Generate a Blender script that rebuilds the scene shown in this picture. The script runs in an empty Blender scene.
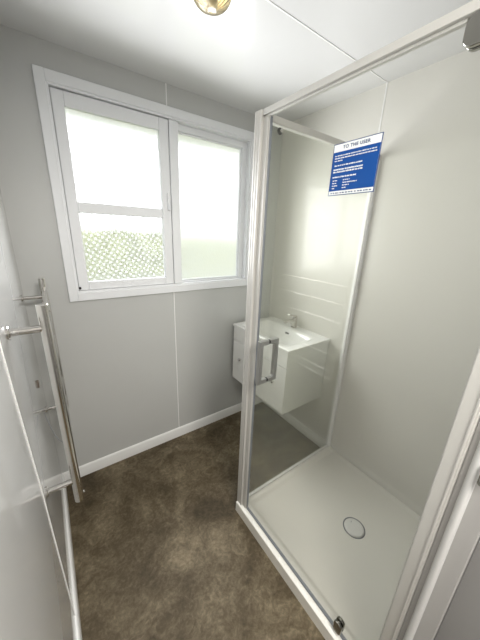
import bpy, bmesh, math, random
from mathutils import Vector, Matrix
random.seed(4)
sc = bpy.context.scene
COL = sc.collection
PI = math.pi

# ------------------------------------------------------------------ dimensions (metres)
XL, XR = -0.129, 1.708          # left and right wall faces
YW, YN = 1.871, 0.100           # window wall face, room face of the doorway wall
YH = 0.023                      # hall face of the doorway wall
H = 2.568
XF, YS = 0.807, 1.014           # shower door plane, shower side glass plane
HT = 2.205                      # top of shower frame
ZT = 0.078                      # top of tray kerb

# ------------------------------------------------------------------ materials
def mat(name):
    m = bpy.data.materials.new(name); m.use_nodes = True
    nt = m.node_tree; b = nt.nodes['Principled BSDF']
    return m, nt, b
def simple(name, col, rough=0.5, metal=0.0, bump=0.0, bscale=200, coat=0.0, spec=0.5, var=0.0, vscale=3.0):
    m, nt, b = mat(name)
    b.inputs['Base Color'].default_value = (*col, 1)
    b.inputs['Roughness'].default_value = rough
    b.inputs['Metallic'].default_value = metal
    b.inputs['Coat Weight'].default_value = coat
    b.inputs['Coat Roughness'].default_value = 0.04
    b.inputs['Specular IOR Level'].default_value = spec
    tc = nt.nodes.new('ShaderNodeTexCoord')
    n = nt.nodes.new('ShaderNodeTexNoise'); n.inputs['Scale'].default_value = vscale
    n.inputs['Detail'].default_value = 4
    nt.links.new(tc.outputs['Object'], n.inputs['Vector'])
    if var:
        mx = nt.nodes.new('ShaderNodeMix'); mx.data_type = 'RGBA'
        mx.inputs[6].default_value = (*[c*(1-var) for c in col], 1)
        mx.inputs[7].default_value = (*[min(1, c*(1+var)) for c in col], 1)
        nt.links.new(n.outputs['Fac'], mx.inputs[0]); nt.links.new(mx.outputs[2], b.inputs['Base Color'])
    if bump:
        n2 = nt.nodes.new('ShaderNodeTexNoise'); n2.inputs['Scale'].default_value = bscale
        nt.links.new(tc.outputs['Object'], n2.inputs['Vector'])
        bp = nt.nodes.new('ShaderNodeBump'); bp.inputs['Strength'].default_value = bump
        bp.inputs['Distance'].default_value = 0.002
        nt.links.new(n2.outputs['Fac'], bp.inputs['Height']); nt.links.new(bp.outputs['Normal'], b.inputs['Normal'])
    return m

M = {}
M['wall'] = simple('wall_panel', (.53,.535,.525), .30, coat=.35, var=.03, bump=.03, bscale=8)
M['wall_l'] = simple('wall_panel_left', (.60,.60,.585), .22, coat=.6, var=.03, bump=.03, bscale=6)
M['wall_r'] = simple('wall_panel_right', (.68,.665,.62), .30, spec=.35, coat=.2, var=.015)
M['ceil'] = simple('ceiling_panel', (.67,.67,.665), .16, spec=.3, coat=.3, var=.01, bump=.01, bscale=5)
M['joint'] = simple('joint_strip', (.86,.86,.85), .35)
M['trim'] = simple('white_gloss_paint', (.82,.82,.81), .3, coat=.2, bump=.05, bscale=60)
M['sash'] = simple('window_paint', (.80,.81,.83), .35, bump=.05, bscale=80)
M['tray'] = simple('tray_acrylic', (.86,.845,.79), .25, coat=.3)
M['ceramic'] = simple('ceramic', (.88,.88,.87), .12, coat=.6)
M['cab'] = simple('cabinet_white', (.86,.86,.85), .25, coat=.3)
M['alu'] = simple('satin_white_aluminium', (.56,.55,.52), .38, metal=.2, bump=.02)
M['alu_d'] = simple('grey_seal', (.20,.215,.24), .4)
M['chrome'] = simple('chrome', (.66,.64,.61), .10, metal=1.0)
M['chrome_d'] = simple('brushed_steel', (.36,.35,.32), .18, metal=1.0)
M['dark'] = simple('black_rubber', (.02,.02,.02), .5)
M['handle'] = simple('satin_nickel', (.58,.58,.57), .28, metal=.9)
M['navy'] = simple('navy_print', (.02,.05,.16), .4)
M['blue'] = simple('blue_print', (.004,.062,.27), .5, spec=.2)
M['white_p'] = simple('white_print', (.78,.80,.80), .4)
M['cap'] = simple('drain_cap', (.82,.82,.80), .25, coat=.3)
M['brown'] = simple('brown_matt', (.20,.16,.13), .5)
M['brass'] = simple('warm_metal', (.60,.52,.38), .2, metal=1.0)
M['jamb'] = simple('jamb_paint', (.40,.39,.38), .5, bump=.08, bscale=50)
M['stop'] = simple('stop_paint', (.60,.60,.59), .45, bump=.1, bscale=40)
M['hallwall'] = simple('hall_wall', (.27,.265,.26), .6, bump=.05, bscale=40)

# floor vinyl: mottled brown concrete look
m, nt, b = mat('mottled_vinyl'); M['floor'] = m
tc = nt.nodes.new('ShaderNodeTexCoord')
def noise(scale, detail, dist=0.0, rough=.55):
    n = nt.nodes.new('ShaderNodeTexNoise'); n.inputs['Scale'].default_value = scale
    n.inputs['Detail'].default_value = detail; n.inputs['Distortion'].default_value = dist
    n.inputs['Roughness'].default_value = rough
    nt.links.new(tc.outputs['Object'], n.inputs['Vector']); return n
n1 = noise(3.2, 9, .8, .62); n2 = noise(17, 8, 1.5, .7); n3 = noise(65, 5, .5, .7)
a1 = nt.nodes.new('ShaderNodeMath'); a1.operation = 'MULTIPLY_ADD'; a1.inputs[1].default_value = .50
a0 = nt.nodes.new('ShaderNodeMath'); a0.operation = 'MULTIPLY'; a0.inputs[1].default_value = .30
a2 = nt.nodes.new('ShaderNodeMath'); a2.operation = 'MULTIPLY_ADD'; a2.inputs[1].default_value = .20
nt.links.new(n2.outputs['Fac'], a0.inputs[0])
nt.links.new(n1.outputs['Fac'], a1.inputs[0]); nt.links.new(a0.outputs[0], a1.inputs[2])
nt.links.new(n3.outputs['Fac'], a2.inputs[0]); nt.links.new(a1.outputs[0], a2.inputs[2])
cr = nt.nodes.new('ShaderNodeValToRGB'); e = cr.color_ramp.elements
e[0].position = .395; e[0].color = (.050,.037,.020,1)
e[1].position = .625; e[1].color = (.26,.21,.14,1)
q = e.new(.47); q.color = (.088,.067,.039,1)
q = e.new(.54); q.color = (.142,.113,.071,1)
nt.links.new(a2.outputs[0], cr.inputs[0]); nt.links.new(cr.outputs[0], b.inputs['Base Color'])
b.inputs['Roughness'].default_value = .55; b.inputs['Specular IOR Level'].default_value = .35
bp = nt.nodes.new('ShaderNodeBump'); bp.inputs['Strength'].default_value = .15; bp.inputs['Distance'].default_value = .002
nt.links.new(n3.outputs['Fac'], bp.inputs['Height']); nt.links.new(bp.outputs['Normal'], b.inputs['Normal'])

def glass_clear(name, tint, haze=.02):
    m = bpy.data.materials.new(name); m.use_nodes = True; nt = m.node_tree; nt.nodes.clear()
    out = nt.nodes.new('ShaderNodeOutputMaterial')
    tr = nt.nodes.new('ShaderNodeBsdfTransparent'); tr.inputs[0].default_value = (*tint, 1)
    gl = nt.nodes.new('ShaderNodeBsdfGlossy'); gl.inputs['Roughness'].default_value = .015
    df = nt.nodes.new('ShaderNodeBsdfDiffuse'); df.inputs[0].default_value = (.74,.78,.66,1)
    lw = nt.nodes.new('ShaderNodeLayerWeight'); lw.inputs[0].default_value = .5
    pw = nt.nodes.new('ShaderNodeMath'); pw.operation = 'POWER'; pw.inputs[1].default_value = 5
    nt.links.new(lw.outputs['Facing'], pw.inputs[0])
    fr = nt.nodes.new('ShaderNodeMath'); fr.operation = 'MULTIPLY_ADD'; fr.inputs[1].default_value = .9; fr.inputs[2].default_value = .045
    nt.links.new(pw.outputs[0], fr.inputs[0])
    mx = nt.nodes.new('ShaderNodeMixShader'); mx.inputs[0].default_value = haze
    m2 = nt.nodes.new('ShaderNodeMixShader')
    nt.links.new(tr.outputs[0], mx.inputs[1]); nt.links.new(df.outputs[0], mx.inputs[2])
    nt.links.new(fr.outputs[0], m2.inputs[0]); nt.links.new(mx.outputs[0], m2.inputs[1]); nt.links.new(gl.outputs[0], m2.inputs[2])
    nt.links.new(m2.outputs[0], out.inputs[0]); return m
M['glass'] = glass_clear('clear_toughened_glass', (.985,.985,.975), .012)
M['glass_side'] = glass_clear('clear_toughened_glass_side', (.95,.955,.93), .05)

def obscured(name, dots):
    """pressed obscure glass: light scatters through it, with a raised pattern"""
    m = bpy.data.materials.new(name); m.use_nodes = True; nt = m.node_tree; nt.nodes.clear()
    out = nt.nodes.new('ShaderNodeOutputMaterial')
    tc = nt.nodes.new('ShaderNodeTexCoord')
    rf = nt.nodes.new('ShaderNodeBsdfRefraction'); rf.inputs['Roughness'].default_value = .36 if dots else .50
    rf.inputs['IOR'].default_value = 1.12; rf.inputs[0].default_value = (1,1,1,1)
    tl = nt.nodes.new('ShaderNodeBsdfTranslucent'); tl.inputs[0].default_value = (.95,.96,.97,1)
    gl = nt.nodes.new('ShaderNodeBsdfGlossy'); gl.inputs['Roughness'].default_value = .12
    mx = nt.nodes.new('ShaderNodeMixShader'); m2 = nt.nodes.new('ShaderNodeMixShader'); m2.inputs[0].default_value = .05
    vo = nt.nodes.new('ShaderNodeTexVoronoi'); vo.inputs['Scale'].default_value = 75 if not dots else 36
    if dots: vo.inputs['Randomness'].default_value = .12
    vo.voronoi_dimensions = '2D'
    sx = nt.nodes.new('ShaderNodeSeparateXYZ'); cx = nt.nodes.new('ShaderNodeCombineXYZ')
    mp = nt.nodes.new('ShaderNodeMapping')
    if dots: mp.inputs['Rotation'].default_value = (0, 0, .6)
    nt.links.new(tc.outputs['Object'], sx.inputs[0]); nt.links.new(sx.outputs[0], cx.inputs[0]); nt.links.new(sx.outputs[2], cx.inputs[1])
    nt.links.new(cx.outputs[0], mp.inputs[0]); nt.links.new(mp.outputs[0], vo.inputs['Vector'])
    rp = nt.nodes.new('ShaderNodeMapRange')
    rp.inputs['From Min'].default_value = .12 if dots else .05; rp.inputs['From Max'].default_value = .34 if dots else .6
    rp.inputs['To Min'].default_value = .72 if dots else .45; rp.inputs['To Max'].default_value = .19 if dots else .20
    nt.links.new(vo.outputs['Distance'], rp.inputs[0]); nt.links.new(rp.outputs[0], mx.inputs[0])
    bp = nt.nodes.new('ShaderNodeBump'); bp.inputs['Strength'].default_value = .15 if dots else .4; bp.inputs['Distance'].default_value = .003
    nt.links.new(vo.outputs['Distance'], bp.inputs['Height'])
    nt.links.new(bp.outputs[0], rf.inputs['Normal']); nt.links.new(bp.outputs[0], gl.inputs['Normal'])
    nt.links.new(rf.outputs[0], mx.inputs[1]); nt.links.new(tl.outputs[0], mx.inputs[2])
    nt.links.new(mx.outputs[0], m2.inputs[1]); nt.links.new(gl.outputs[0], m2.inputs[2])
    nt.links.new(m2.outputs[0], out.inputs[0]); return m
M['pane_dot'] = obscured('dotted_obscure_glass', True)
M['pane_ham'] = obscured('hammered_obscure_glass', False)

# lamp glass: ribbed, slightly smoky
m, nt, b = mat('ribbed_lamp_glass'); M['lampglass'] = m
b.inputs['Base Color'].default_value = (.80,.73,.56,1); b.inputs['Transmission Weight'].default_value = 1.0
b.inputs['Roughness'].default_value = .08; b.inputs['IOR'].default_value = 1.45
M['bulb'] = simple('bulb_white', (.85,.83,.76), .3)
M['leaf'] = simple('hedge_green', (.14,.155,.025), .9, var=.4, vscale=5)
M['grass'] = simple('lawn_green', (.14,.155,.03), .9, var=.3, vscale=3)

# ------------------------------------------------------------------ mesh helpers
def obj(name, bm, m, parent=None, smooth=None, bevel=0, seg=2):
    me = bpy.data.meshes.new(name)
    bmesh.ops.recalc_face_normals(bm, faces=bm.faces)
    bm.to_mesh(me); bm.free()
    o = bpy.data.objects.new(name, me); COL.objects.link(o)
    me.materials.append(m if not isinstance(m, str) else M[m])
    if smooth is not None:
        for p in me.polygons: p.use_smooth = True
        try: me.set_sharp_from_angle(angle=math.radians(smooth))
        except Exception: pass
    if bevel:
        md = o.modifiers.new('bevel', 'BEVEL'); md.width = bevel; md.segments = seg; md.limit_method = 'ANGLE'
    if parent:
        o.parent = parent; o.matrix_parent_inverse = parent.matrix_world.inverted()
    return o
def box(bm, x0, x1, y0, y1, z0, z1):
    v = [bm.verts.new(p) for p in ((x0,y0,z0),(x1,y0,z0),(x1,y1,z0),(x0,y1,z0),(x0,y0,z1),(x1,y0,z1),(x1,y1,z1),(x0,y1,z1))]
    for f in ((3,2,1,0),(4,5,6,7),(0,1,5,4),(1,2,6,5),(2,3,7,6),(3,0,4,7)): bm.faces.new([v[i] for i in f])
    return bm
def boxes(*bs):
    bm = bmesh.new()
    for b_ in bs: box(bm, *b_)
    return bm
def tube(bm, pts, r, n=20, cap=True):
    """tube along a polyline"""
    pts = [Vector(p) for p in pts]; rings = []
    up = None
    for i, p in enumerate(pts):
        d = (pts[min(i+1, len(pts)-1)] - pts[max(i-1, 0)]).normalized()
        if up is None:
            up = d.orthogonal().normalized()
        up = (up - d*up.dot(d)).normalized(); s = d.cross(up)
        rr = r[i] if isinstance(r, (list, tuple)) else r
        rings.append([bm.verts.new(p + (up*math.cos(2*PI*k/n) + s*math.sin(2*PI*k/n))*rr) for k in range(n)])
    for a, c in zip(rings, rings[1:]):
        for k in range(n): bm.faces.new((a[k], a[(k+1) % n], c[(k+1) % n], c[k]))
    if cap: bm.faces.new(rings[0][::-1]); bm.faces.new(rings[-1])
    return bm
def lathe(bm, prof, c, axis='z', n=40, ribs=0, ribamp=0):
    """prof: (radius, height) pairs; closed at ends where the radius is 0"""
    rings = []
    for r, h in prof:
        ring = []
        for k in range(n if r > 1e-6 else 1):
            a = 2*PI*k/n; rr = r*(1 + (ribamp*math.cos(ribs*a) if ribs else 0))
            u, w = rr*math.cos(a), rr*math.sin(a)
            p = {'z': (u, w, h), 'y': (u, h, w), 'x': (h, u, w)}[axis]
            ring.append(bm.verts.new(Vector(p) + Vector(c)))
        rings.append(ring)
    for a, b_ in zip(rings, rings[1:]):
        for k in range(n):
            k2 = (k+1) % n
            if len(a) == 1 and len(b_) == 1: continue
            if len(a) == 1: bm.faces.new((a[0], b_[k], b_[k2]))
            elif len(b_) == 1: bm.faces.new((a[k], a[k2], b_[0]))
            else: bm.faces.new((a[k], a[k2], b_[k2], b_[k]))
    return bm
def prism(bm, poly, axis, a, b_):
    """extrude a 2-D outline along an axis from a to b_"""
    def P(u, v, w): return {'x': (w, u, v), 'y': (u, w, v), 'z': (u, v, w)}[axis]
    A = [bm.verts.new(P(u, v, a)) for u, v in poly]; B = [bm.verts.new(P(u, v, b_)) for u, v in poly]
    bm.faces.new(A[::-1]); bm.faces.new(B); n = len(poly)
    for i in range(n): bm.faces.new((A[i], A[(i+1) % n], B[(i+1) % n], B[i]))
    return bm
def rrect(x0, x1, y0, y1, r, seg=6):
    pts = []
    for cx, cy, a0 in ((x1-r, y1-r, 0), (x0+r, y1-r, 90), (x0+r, y0+r, 180), (x1-r, y0+r, 270)):
        for k in range(seg+1):
            a = math.radians(a0 + 90*k/seg); pts.append((cx+r*math.cos(a), cy+r*math.sin(a)))
    return pts
def thing(name, loc, label, cat, group=None):
    o = bpy.data.objects.new(name, None); COL.objects.link(o); o.location = loc
    o.empty_display_size = .05
    o['label'] = label; o['category'] = cat
    if group: o['group'] = group
    bpy.context.view_layer.update(); return o
def struct(name, bm, m, bevel=0, smooth=None):
    o = obj(name, bm, m, None, smooth, bevel); o['kind'] = 'structure'; return o
def sset(o, label, cat): o['label'] = label; o['category'] = cat

def heightfield(x0, x1, y0, y1, nx, ny, hf, zb):
    """a slab whose top follows hf(x, y) and whose sides drop to zb"""
    bm = bmesh.new()
    g = [[bm.verts.new((x0+(x1-x0)*i/nx, y0+(y1-y0)*j/ny, hf(x0+(x1-x0)*i/nx, y0+(y1-y0)*j/ny))) for j in range(ny+1)] for i in range(nx+1)]
    for i in range(nx):
        for j in range(ny): bm.faces.new((g[i][j], g[i+1][j], g[i+1][j+1], g[i][j+1]))
    rim = [g[i][0] for i in range(nx+1)] + [g[nx][j] for j in range(1, ny+1)] + [g[i][ny] for i in range(nx-1, -1, -1)] + [g[0][j] for j in range(ny-1, 0, -1)]
    low = [bm.verts.new((v.co.x, v.co.y, zb)) for v in rim]
    n = len(rim)
    for k in range(n): bm.faces.new((rim[k], low[k], low[(k+1) % n], rim[(k+1) % n]))
    return bm
def sdrr(x, y, cx, cy, hx, hy, r):
    """signed distance to a rounded rectangle (negative inside)"""
    qx, qy = abs(x-cx)-hx+r, abs(y-cy)-hy+r
    return math.hypot(max(qx, 0), max(qy, 0)) + min(max(qx, qy), 0) - r
def smooth01(t): t = max(0, min(1, t)); return t*t*(3-2*t)

# ------------------------------------------------------------------ room shell
HX1 = .92; HY = -1.25
struct('floor', boxes((XL-.1, XR+.1, HY-.1, YW+.12, -.06, 0)), 'floor')
struct('ceiling', boxes((XL-.1, XR+.1, HY-.1, YW+.12, H, H+.08)), 'ceil')
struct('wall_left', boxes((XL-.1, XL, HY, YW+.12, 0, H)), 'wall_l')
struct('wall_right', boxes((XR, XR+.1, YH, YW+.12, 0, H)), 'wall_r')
# window opening
WX0, WX1, WZ0, WZ1 = .128, 1.395, 1.352, 2.402
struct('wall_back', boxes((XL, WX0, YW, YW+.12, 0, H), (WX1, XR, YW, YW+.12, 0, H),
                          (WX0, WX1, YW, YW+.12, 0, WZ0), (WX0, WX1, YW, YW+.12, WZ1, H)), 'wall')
struct('wall_front', boxes((.832, XR+.1, YH, YN, 0, H), (XL, .832, YH, YN, 2.42, H)), 'hallwall')
struct('wall_hall', boxes((XL, HX1, HY-.1, HY, 0, H), (HX1-.06, HX1, HY, YH-.001, 0, H)), 'hallwall')
# skirting
def skirt(name, pts_poly, axis, a, b_):
    bm = prism(bmesh.new(), pts_poly, axis, a, b_); return struct(name, bm, 'trim', smooth=40)
T = .013; BH = .088
skirt('baseboard_back', [(YW, 0), (YW-T, 0), (YW-T, BH-.014), (YW-T+.004, BH-.004), (YW-.004, BH), (YW, BH)], 'x', XL, XR)
skirt('baseboard_left', [(XL, 0), (XL+T, 0), (XL+T, BH-.014), (XL+T-.004, BH-.004), (XL+.004, BH), (XL, BH)], 'y', -.2, YW-T)
skirt('baseboard_right', [(XR, 0), (XR-T, 0), (XR-T, BH-.014), (XR-T+.004, BH-.004), (XR-.004, BH), (XR, BH)], 'y', YS+.02, YW-T)
# panel joint strips
JX = .742
struct('trim_1', boxes((JX-.003, JX+.003, YW-.002, YW+.004, BH, 1.305)), 'joint')
struct('trim_2', boxes((JX-.003, JX+.003, YW-.002, YW+.004, 2.452, H)), 'joint')
JY = 1.038
struct('trim_3', boxes((XL, XR, JY-.003, JY+.003, H-.002, H+.004)), 'joint')
struct('trim_4', boxes((XR-.002, XR+.004, JY-.004, JY+.004, HT, H)), 'joint')
bm = bmesh.new(); tube(bm, [(XL+.001, .86, 1.56), (XL+.001, .885, 1.30), (XL+.001, .945, .83), (XL+.001, .985, BH)], .0019, 10)
struct('trim_5', bm, 'joint', smooth=60)
# doorway lining: jamb board, rounded stop bead, thin outer arris
bm = boxes((.806, .832, YH, YN, 0, 2.42)); struct('trim_6', bm, 'jamb', bevel=.003)
bm = prism(bmesh.new(), [(.806, .064), (.797, .066), (.793, .071), (.793, .079), (.797, .084), (.806, .086)], 'z', 0, 2.42)
struct('trim_7', bm, 'stop', smooth=50)
struct('trim_8', boxes((XL, .806, YH, YN, 2.40, 2.42)), 'trim', bevel=.002)

# ------------------------------------------------------------------ window
win = obj('window_1', boxes(), 'sash') if False else None
def fr(x0, x1, z0, z1, w, y0, y1, ws=None):
    """four bars of a frame"""
    l, r, b_, t = ws or (w, w, w, w)
    return [(x0, x0+l, y0, y1, z0, z1), (x1-r, x1, y0, y1, z0, z1), (x0+l, x1-r, y0, y1, z0, z0+b_), (x0+l, x1-r, y0, y1, z1-t, z1)]
CX0, CX1, CZ0, CZ1 = .082, 1.449, 1.302, 2.452
# casing (architrave) on the wall is the window object; everything else hangs under it
win = struct('window_1', boxes(*fr(CX0, CX1, CZ0, CZ1, .046, YW-.018, YW+.001, (.046, .054, .050, .050))), 'sash', bevel=.003)
obj('reveal', boxes(*fr(WX0, WX1, WZ0, WZ1, .01, YW-.010, YW+.11)), 'sash', win)
FY = YW+.035
obj('outer_frame', boxes(*fr(WX0+.01, WX1-.01, WZ0+.01, WZ1-.01, .02, FY, FY+.05, (.012, .038, .010, .040))), 'sash', win, bevel=.002)
obj('mullion', boxes((.752, .812, YW+.0, FY+.05, WZ0+.01, WZ1-.01)), 'sash', win, bevel=.004)
# right fixed pane
obj('glazing_bead', boxes(*fr(.812, WX1-.048, WZ0+.02, WZ1-.05, .010, FY+.012, FY+.03)), 'sash', win, bevel=.003)
obj('pane', boxes((.815, WX1-.05, FY+.028, FY+.033, WZ0+.022, WZ1-.052)), 'pane_ham', win)
# left opening sash, proud of the frame, with a middle rail
SX0, SX1, SZ0, SZ1 = .141, .748, WZ0+.011, 2.388
sash = obj('sash', boxes(*fr(SX0, SX1, SZ0, SZ1, .05, YW+.004, YW+.044, (.055, .060, .049, .068)),
           (SX0+.055, SX1-.060, YW+.006, YW+.042, 1.812, 1.868)), 'sash', win, bevel=.004)
obj('pane', boxes((SX0+.04, SX1-.055, YW+.024, YW+.029, 1.862, SZ1-.064)), 'pane_ham', win)
obj('pane', boxes((SX0+.04, SX1-.055, YW+.024, YW+.029, SZ0+.042, 1.818)), 'pane_dot', win)
hd = obj('latch', boxes((.722, .736, YW-.012, YW+.006, 1.86, 1.97), (.724, .734, YW-.026, YW-.010, 1.862, 1.90)), 'sash', win, bevel=.003)
bm = lathe(bmesh.new(), [(0, -.012), (.006, -.012), (.0075, -.006), (.0075, 0), (0, 0)], (.146, YW+.004, 1.378), 'y', 16)
o = obj('stay_peg', bm, 'dark', win, 40); o['label'] = 'black peg'

# ------------------------------------------------------------------ outside
struct('ground', boxes((-8, 10, YW+.13, 16, -.35, -.30)), 'grass')
bm = bmesh.new(); nx, nz = 90, 24
rows = []
for j in range(nz+1):
    row = []
    for i in range(nx+1):
        x = -6 + 14*i/nx; t = j/nz; z = -.3 + 2.02*min(1, t*1.5); y = 5.2 + max(0, t-.66)*3
        x += random.uniform(-.05, .05); y += random.uniform(-.12, .12); z += random.uniform(-.05, .05)
        row.append(bm.verts.new((x, y, z)))
    rows.append(row)
for j in range(nz):
    for i in range(nx): bm.faces.new((rows[j][i], rows[j][i+1], rows[j+1][i+1], rows[j+1][i]))
hedge = obj('garden_hedge', bm, 'leaf', None, 80)
sset(hedge, 'green garden hedge blurred behind the frosted window panes', 'hedge')

struct('eave', boxes((-2, 4, YW+.13, YW+.62, 2.47, 2.53), (-2, 4, YW+.60, YW+.63, 2.45, 2.60)), 'trim')
# ------------------------------------------------------------------ shower tray
tray = thing('shower_tray', (1.24, .56, 0), 'white square shower tray with raised kerb and round waste cover', 'shower tray')
TX0, TX1, TY0, TY1 = .778, XR-.001, YN+.001, 1.034
FZ = .064
def tray_h(x, y):
    d = sdrr(x, y, (.842+1.80)/2, (.02+.982)/2, (1.80-.842)/2, (.982-.02)/2, .03)
    h = FZ + (ZT-FZ)*smooth01((d+.030)/.032)
    if d < 0:
        h -= .004*smooth01(-d/.35)
    # softened outer edge
    e_ = min(x-TX0, TY1-y)
    return h - .006*(1-smooth01(e_/.008))
bm = heightfield(TX0, TX1, TY0, TY1, 186, 186, tray_h, .0)
obj('tray_basin', bm, 'tray', tray, 50)
DX, DY = 1.287, .508
dz = tray_h(DX, DY)
bm = lathe(bmesh.new(), [(.064, -.001), (.064, .001), (.060, .002), (.058, .0005)], (DX, DY, dz), 'z', 48)
o = obj('waste_ring', bm, 'alu_d', tray, 50)
bm = lathe(bmesh.new(), [(0, .009), (.03, .0085), (.050, .007), (.055, .005), (.0565, .002), (.0565, -.001), (0, -.001)], (DX, DY, dz), 'z', 48)
cap = obj('waste_cover', bm, 'cap', tray, 50)
bm = lathe(bmesh.new(), [(0, .0096), (.003, .0096), (.0035, .008), (0, .008)], (DX+.012, DY+.028, dz), 'z', 12)
obj('cover_screw', bm, 'alu_d', cap)

# ------------------------------------------------------------------ shower screen (fixed parts)
scr = thing('shower_screen', (XF, YS, ZT), 'fixed shower frame of pale aluminium posts and header with clear side glass', 'shower screen')
Z0 = ZT
def fluted(x0, x1, y0, y1, z0, z1, n, side):
    """box post with vertical flutes standing proud on the side facing the room"""
    bs = [(x0, x1, y0, y1, z0, z1)]
    w = (y1-y0)/(2*n-1)
    for k in range(n):
        bs.append((x0-.0022, x0, y0+2*k*w, y0+(2*k+1)*w, z0, z1))
    return boxes(*bs)
obj('corner_post', fluted(.788, .828, .992, 1.034, Z0, HT, 3, 0), 'alu', scr, bevel=.0012)
obj('strike_channel', boxes((.797, .817, .962, .992, Z0, HT-.03), (.800, .814, .956, .962, Z0, HT-.03)), 'alu', scr, bevel=.0015)
obj('magnetic_seal', boxes((.803, .811, .949, .956, Z0+.01, HT-.032)), 'alu_d', scr)
obj('header_rail', boxes((.792, .823, YN, .992, HT-.021, HT), (.801, .814, .330, .992, HT-.029, HT-.021)), 'alu', scr, bevel=.002)
obj('side_header', boxes((.828, XR, 1.000, 1.028, HT-.028, HT)), 'alu', scr, bevel=.002)
obj('wall_channel', boxes((XR-.024, XR, .996, 1.032, Z0, HT-.028), (XR-.030, XR-.024, 1.004, 1.024, Z0, HT-.028)), 'joint', scr, bevel=.002)
obj('near_wall_channel', boxes((.786, .828, YN, .139, Z0, HT), (.782, .786, YN+.004, YN+.010, Z0, HT)), 'alu', scr, bevel=.002)
obj('side_sill', boxes((.828, XR-.030, 1.005, 1.023, Z0, ZT+.014)), 'joint', scr, bevel=.002)
obj('side_glass', boxes((.826, XR-.027, 1.011, 1.017, ZT+.010, HT-.026)), 'glass_side', scr)
bm = lathe(bmesh.new(), [(0, -.014), (.008, -.014), (.011, -.010), (.011, -.004), (.0135, -.003), (.0135, 0), (0, 0)], (.906, 1.011, 2.158), 'y', 24)
st = obj('glass_stud', bm, 'dark', scr, 40); st['label'] = 'black stud with chrome cap'
bm = lathe(bmesh.new(), [(0, -.017), (.006, -.016), (.0085, -.014), (0, -.014)], (.906, 1.011, 2.158), 'y', 20)
obj('stud_cap', bm, 'chrome', st, 40)

# ------------------------------------------------------------------ shower door
door = thing('shower_door', (XF, .31, ZT), 'closed frameless clear glass shower door with square metal pull handles', 'shower door')
obj('door_glass', boxes((.804, .810, .141, .950, ZT+.016, HT-.031)), 'glass', door)
obj('bottom_seal', boxes((.802, .812, .141, .952, ZT+.004, ZT+.018)), 'alu_d', door, bevel=.001)
obj('edge_seal', boxes((.8025, .8115, .138, .144, ZT+.016, HT-.031)), 'alu', door)
# back to back D pulls through the glass
hy = .872; hz0, hz1 = 1.035, 1.260; bw = .011
bm = bmesh.new()
for s in (-1, 1):
    xa, xb = XF+s*.038, XF+s*.058
    x0, x1 = min(xa, xb), max(xa, xb)
    box(bm, x0, x1, hy-bw, hy+bw, hz0, hz1)
    xs = sorted((XF+s*.005, xa))
    box(bm, xs[0], xs[1], hy-bw, hy+bw, hz1-.022, hz1)
    box(bm, xs[0], xs[1], hy-bw, hy+bw, hz0, hz0+.022)
hn = obj('pull_handle', bm, 'handle', door, bevel=.0015)
for z in (hz0+.011, hz1-.011):
    bm = lathe(bmesh.new(), [(0, -.0052), (.0105, -.0052), (.0105, .0052), (0, .0052)], (XF, hy, z), 'x', 20)
    w_ = obj('washer', bm, 'dark', hn); w_['label'] = 'black rubber washer'
# pivots: rounded plates on both faces of the glass
def pivot(y0, y1, z0, z1, t, up):
    bm = bmesh.new()
    r = .019
    out = rrect(y0, y1, z0, z1, r, 6)
    prism(bm, out, 'x', XF-t, XF-.0035); prism(bm, out, 'x', XF+.0035, XF+t)
    zc = z1 if up else z0
    box(bm, XF-.006, XF+.006, (y0+y1)/2-.006, (y0+y1)/2+.006, *( (zc-.010, zc+.0005) if up else (zc-.011, zc+.004)))
    return bm
p1 = obj('top_pivot', pivot(.250, .327, 2.124, 2.183, .016, True), 'chrome_d', door, 40, bevel=.002)
p2 = obj('bottom_pivot', pivot(.268, .306, ZT+.012, ZT+.078, .016, False), 'chrome_d', door, 40, bevel=.003)
p1['label'] = 'dull chrome pivot plate under the header'; p2['label'] = 'dull chrome pivot block at the kerb'

# ------------------------------------------------------------------ sign on the door
SY0, SY1, SZa, SZb = .474, .632, 1.862, 2.011
xs_ = XF-.0042
sign = thing('notice_sign', (xs_, (SY0+SY1)/2, SZa), 'blue and white notice headed TO THE USER stuck on the shower glass', 'sign')
obj('sign_backing', boxes((xs_-.0008, xs_+.0006, SY0, SY1, SZa, SZb)), 'navy', sign)
bd = .0022
obj('sign_face', boxes((xs_-.0011, xs_-.0008, SY0+bd, SY1-bd, SZa+bd, SZb-bd)), 'white_p', sign)
obj('blue_panel', boxes((xs_-.0014, xs_-.0011, SY0+bd, SY1-bd, SZa+.0135, SZb-.0235)), 'blue', sign)
def word_rows(rows):
    bm = bmesh.new()
    rnd = random.Random(7)
    for (z, h, a, b_, gap) in rows:
        y = SY1 - a                                    # reading starts at the far (left) edge
        while y > SY1 - b_:
            w = rnd.uniform(.004, .011); w = min(w, y-(SY1-b_))
            if w < .002: break
            # broken into letter-like strokes
            yy = y
            while yy > y-w+.0008:
                ww = rnd.uniform(.0008, .0015); hh = h*rnd.uniform(.7, 1)
                box(bm, xs_-.0018, xs_-.0014, yy-ww, yy, z, z+hh); yy -= ww+.0005
            y -= w+gap
    return bm
zt_ = SZb-.0235
rows_ = []
def R_(dz_, h, a, b_, g=.0016): rows_.append((zt_-dz_, h, a, b_, g))
R_(.0125, .0034, .010, .146); R_(.0195, .0034, .010, .148); R_(.0265, .0034, .010, .040)
R_(.0405, .0042, .012, .108)
R_(.0520, .0046, .010, .112, .0012); R_(.0590, .0046, .010, .112, .0012)
R_(.0735, .0042, .010, .096)
for k in range(4): R_(.0830+.0075*k, .0032, .012, (.030, .028, .034, .026)[k])
for k in range(4): R_(.0830+.0075*k, .0032, .050, (.074, .100, .074, .064)[k])
obj('small_print', word_rows(rows_), 'white_p', sign)
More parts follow.
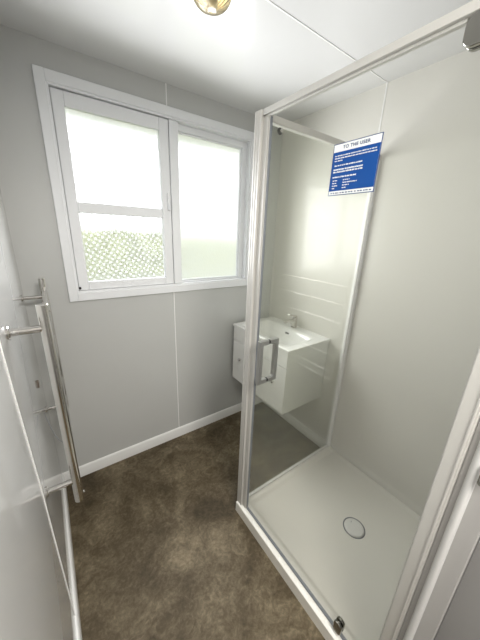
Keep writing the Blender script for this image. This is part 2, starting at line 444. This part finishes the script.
def text_mesh(s, size, m, name, parent, loc, ext=.0003):
    cu = bpy.data.curves.new(name, 'FONT'); cu.body = s; cu.size = size; cu.extrude = ext; cu.align_x = 'CENTER'; cu.align_y = 'CENTER'
    cu.space_character = 1.15; cu.offset = .0001
    t = bpy.data.objects.new(name, cu); COL.objects.link(t)
    bpy.context.view_layer.update()
    me = bpy.data.meshes.new_from_object(t.evaluated_get(bpy.context.evaluated_depsgraph_get()))
    bpy.data.objects.remove(t); me.materials.clear(); me.materials.append(M[m])
    # stand it up facing -x: text right -> -y, text up -> +z
    R = Matrix(((0, 0, -1), (-1, 0, 0), (0, 1, 0))).to_4x4()
    me.transform(Matrix.Translation(loc) @ R)
    o = bpy.data.objects.new(name, me); COL.objects.link(o); o.parent = parent; o.matrix_parent_inverse = parent.matrix_world.inverted()
    return o
text_mesh('TO THE USER', .0130, 'navy', 'heading_text', sign, (xs_-.0014, (SY0+SY1)/2, SZb-.0128))
bm = bmesh.new(); rnd = random.Random(3)
y = SY1-.010
while y > SY0+.012:
    w = rnd.uniform(.003, .008); box(bm, xs_-.0015, xs_-.0011, y-w, y, SZa+.0058, SZa+.0088); y -= w+rnd.uniform(.002, .006)
obj('footer_print', bm, 'navy', sign)

# ------------------------------------------------------------------ vanity
VX, VY0, VY1, VZ, VB = 1.254, 1.150, 1.824, .984, .464
van = thing('vanity_unit', ((VX+XR)/2, (VY0+VY1)/2, VB), 'white wall hung vanity unit with moulded basin top', 'vanity')
def top_h(x, y):
    d = sdrr(x, y, 1.448, 1.487, .160, .272, .05)
    h = VZ - .112*smooth01((-d)/.085)*(.92+.08*smooth01((x-1.3)/.3))
    d2 = min(x-VX, y-VY0, VY1-y)
    rim = .003*(1-smooth01(d2/.006))
    return h - rim - .0025*smooth01((-d+.012)/.012)*(1 if d > -.012 else 1)
bm = heightfield(VX, XR-.001, VY0, VY1, 110, 160, top_h, VZ-.020)
obj('basin_top', bm, 'ceramic', van, 60)
cx0 = VX+.022
obj('cabinet_body', boxes((cx0, XR-.002, VY0+.008, VY0+.024, VB, VZ-.020), (cx0, XR-.002, VY1-.024, VY1-.008, VB, VZ-.020),
                          (cx0, XR-.002, VY0+.024, VY1-.024, VB, VB+.016), (XR-.012, XR-.002, VY0+.024, VY1-.024, VB, VZ-.02)), 'cab', van, bevel=.001)
ym = (VY0+VY1)/2
obj('fascia', boxes((VX+.004, cx0-.001, VY0+.008, VY1-.008, .842, VZ-.021)), 'cab', van, bevel=.0015)
for a, b_, ky in ((VY0+.008, ym-.0015, 1.275), (ym+.0015, VY1-.008, 1.695)):
    d = obj('cabinet_door', boxes((VX+.004, cx0-.001, a, b_, VB, .838)), 'cab', van, bevel=.0015)
    bm = lathe(bmesh.new(), [(0, -.024), (.009, -.0235), (.0125, -.019), (.0105, -.012), (.005, -.008), (.005, 0), (0, 0)], (VX+.004, ky, .692), 'x', 24)
    obj('knob', bm, 'chrome', d, 50)
# overflow and waste
bm = boxes((1.548, 1.556, 1.455, 1.493, .940, .950)); 
# slot following the back slope of the bowl
def bowl_pt(x, y, up=.001): return Vector((x, y, top_h(x, y)+up))
bm = bmesh.new()
N = 10
for k in range(N):
    y0 = 1.462+.044*k/N; y1 = 1.462+.044*(k+1)/N
    vs = [bm.verts.new(bowl_pt(xx, yy, .0008)) for xx, yy in ((1.572, y0), (1.572, y1), (1.579, y1), (1.579, y0))]
    bm.faces.new(vs)
bmesh.ops.remove_doubles(bm, verts=bm.verts, dist=.0001)
o = obj('overflow_slot', bm, 'dark', van); o['label'] = 'dark overflow slot'
bz = top_h(1.45, 1.487)
bm = lathe(bmesh.new(), [(0, .004), (.018, .004), (.026, .002), (.028, 0), (.028, -.004)], (1.45, 1.487, bz+.001), 'z', 32)
obj('plug', bm, 'chrome', van, 50)
# square mixer tap
ty = 1.487; tx = 1.655
tap = obj('tap', boxes((tx-.021, tx+.021, ty-.021, ty+.021, VZ-.004, VZ+.006), (tx-.018, tx+.018, ty-.018, ty+.018, VZ+.006, VZ+.092),
                       (tx-.122, tx-.016, ty-.015, ty+.015, VZ+.060, VZ+.078)), 'chrome', van, bevel=.003)
bm = bmesh.new(); prism(bm, [(tx+.018, VZ+.095), (tx+.018, VZ+.106), (tx-.075, VZ+.126), (tx-.077, VZ+.119), (tx-.018, VZ+.095)], 'y', ty-.015, ty+.015)
obj('tap_lever', bm, 'chrome', tap, bevel=.0015)
bm = lathe(bmesh.new(), [(0, -.006), (.010, -.006), (.010, 0), (0, 0)], (tx-.108, ty, VZ+.060), 'z', 16)
obj('aerator', bm, 'chrome_d', tap, 40)

# ------------------------------------------------------------------ heated towel rail on the left wall
PX = -.031
ty0, ty1 = 1.024, 1.748
rail = thing('towel_rail', (XL, (ty0+ty1)/2, .62), 'tall chrome ladder towel rail with six bars on the left wall', 'towel rail')
def post(y, z0, z1, r=.0165):
    bm = bmesh.new(); lathe(bm, [(0, z0), (r-.002, z0), (r, z0+.002), (r, z1-.002), (r-.002, z1), (0, z1)], (PX, y, 0), 'z', 28); return bm
obj('post', post(ty0, .672, 1.497), 'chrome', rail, 40)
obj('post', post(ty1, .672, 1.470), 'chrome', rail, 40)
for z in (1.415, 1.285, 1.150, .885, .755, .690):
    bm = tube(bmesh.new(), [(PX+.002, ty0+.010, z), (PX+.002, ty1-.010, z)], .010, 16)
    obj('rung', bm, 'chrome', rail, 40)
for y, z, r in ((ty0, 1.418, .0125), (ty0, .775, .0115), (ty1-.01, 1.372, .0095), (ty1-.01, .700, .0095)):
    bm = tube(bmesh.new(), [(XL+.002, y, z), (PX-.010, y, z)], r, 20)
    so = obj('standoff', bm, 'chrome', rail, 40)
    bm = lathe(bmesh.new(), [(0, .007), (r+.006, .007), (r+.009, .004), (r+.009, 0), (0, 0)], (XL, y, z), 'x', 24)
    obj('flange', bm, 'chrome', so, 40)
bm = lathe(bmesh.new(), [(0, 0), (.006, 0), (.007, .003), (.007, .007), (.004, .010), (0, .010)], (PX+.012, ty0+.012, .690), 'x', 20)
obj('vent_cap', bm, 'chrome', rail, 40)
# power flex from the lower far bracket to the near post
pts = []
P0, P1, P2, P3 = Vector((XL+.012, 1.44, .86)), Vector((XL+.03, 1.42, .76)), Vector((XL+.05, 1.28, .78)), Vector((PX-.012, 1.16, .86))
for k in range(21):
    t = k/20; pts.append(P0*(1-t)**3 + P1*3*t*(1-t)**2 + P2*3*t*t*(1-t) + P3*t**3)
o = obj('power_flex', tube(bmesh.new(), pts, .0013, 8), 'alu_d', rail, 60); o['label'] = 'thin grey flex'
bm = prism(bmesh.new(), rrect(1.552, 1.578, .940, .978, .006, 4), 'x', XL, XL+.008)
gl_ = obj('wall_mark', bm, 'brown', None, 40, bevel=.001)  # small brown raised rectangle on the left wall
sset(gl_, 'small brown outlet on the left wall behind the towel rail', 'mark')

# ------------------------------------------------------------------ strike plate on the door jamb
sp = thing('strike_plate', (.806, .076, 1.16), 'chrome latch strike plate on the white doorway jamb at right edge', 'strike plate')
bm = prism(bmesh.new(), rrect(.036, .062, 1.165, 1.226, .008, 5), 'x', .785, .7925)
pl = obj('plate', bm, 'chrome_d', sp, 40, bevel=.002)

# ------------------------------------------------------------------ ceiling light
LX, LY = .622, 1.105
lamp = thing('ceiling_light', (LX, LY, H), 'small ribbed glass ceiling light with metal rim', 'ceiling light')
bm = lathe(bmesh.new(), [(0, 0), (.070, 0), (.072, -.004), (.070, -.012), (.066, -.016), (0, -.018)], (LX, LY, H), 'z', 48)
obj('metal_base', bm, 'brass', lamp, 40)
prof = [(.064, -.014)] + [(.070*math.cos(a), -.026-.050*math.sin(a)) for a in [math.radians(t) for t in range(-5, 86, 6)]] + [(0, -.0765)]
bm = lathe(bmesh.new(), prof, (LX, LY, H), 'z', 144, ribs=24, ribamp=.035)
sh = obj('glass_shade', bm, 'lampglass', lamp, 60)
sd = sh.modifiers.new('solid', 'SOLIDIFY'); sd.thickness = .003; sd.offset = -1
bm = lathe(bmesh.new(), [(0, -.060), (.012, -.058), (.020, -.048), (.020, -.036), (.012, -.024), (.011, -.018), (0, -.018)], (LX, LY, H), 'z', 24)
obj('bulb', bm, 'bulb', lamp, 60)

# ------------------------------------------------------------------ light
w = bpy.data.worlds.new('overcast_sky'); sc.world = w; w.use_nodes = True
nt = w.node_tree; bg = nt.nodes['Background']
bg.inputs[0].default_value = (.93, .96, 1.0, 1); bg.inputs[1].default_value = 3.6
def area(name, loc, direction, sx, sy, power, col=(1, 1, 1), spread=180):
    l = bpy.data.lights.new(name, 'AREA'); l.shape = 'RECTANGLE'; l.size = sx; l.size_y = sy; l.energy = power; l.color = col
    l.spread = math.radians(spread)
    o = bpy.data.objects.new(name, l); COL.objects.link(o); o.location = loc
    o.rotation_euler = Vector(direction).to_track_quat('-Z', 'Y').to_euler()
    l.spread = math.radians(spread)
    o.visible_camera = False
    return o
area('daylight_left_sash', (.445, YW-.015, 1.80), (0, -1, -0.0), .52, .74, 11, (.97, .98, 1), 150)
area('daylight_right_pane', (1.08, YW-.015, 1.78), (0, -1, -0.0), .52, .78, 11, (.97, .98, 1), 150)
area('hall_fill', (.38, -.70, 2.5), (0, .25, -1), .7, .7, 54, (1, .96, .90))  # added fill light behind the camera, no fixture modelled

bpy.data.objects['hall_fill'].visible_glossy = False

# ------------------------------------------------------------------ camera (solved from the photograph)
yaw, pitch, roll, F, CZ = math.radians(36.0036584), math.radians(-17.90761806), math.radians(2.29955079), 267.626222, 1.732684
cy, sy = math.cos(yaw), math.sin(yaw)
fwd = Vector((sy*math.cos(pitch), cy*math.cos(pitch), math.sin(pitch)))
right = Vector((cy, -sy, 0)); up = right.cross(fwd)
r_ = right*math.cos(roll) + up*math.sin(roll); u_ = -right*math.sin(roll) + up*math.cos(roll)
cam = bpy.data.cameras.new('camera'); co = bpy.data.objects.new('camera', cam); COL.objects.link(co)
mw = Matrix((r_, u_, -fwd)).transposed().to_4x4(); mw.translation = (0, 0, CZ)
co.matrix_world = mw
cam.sensor_fit = 'HORIZONTAL'; cam.sensor_width = 36; cam.lens = F/480*36; cam.clip_start = .01
sc.camera = co
sc.view_settings.view_transform = 'Standard'; sc.view_settings.look = 'None'; sc.view_settings.exposure = 0.14
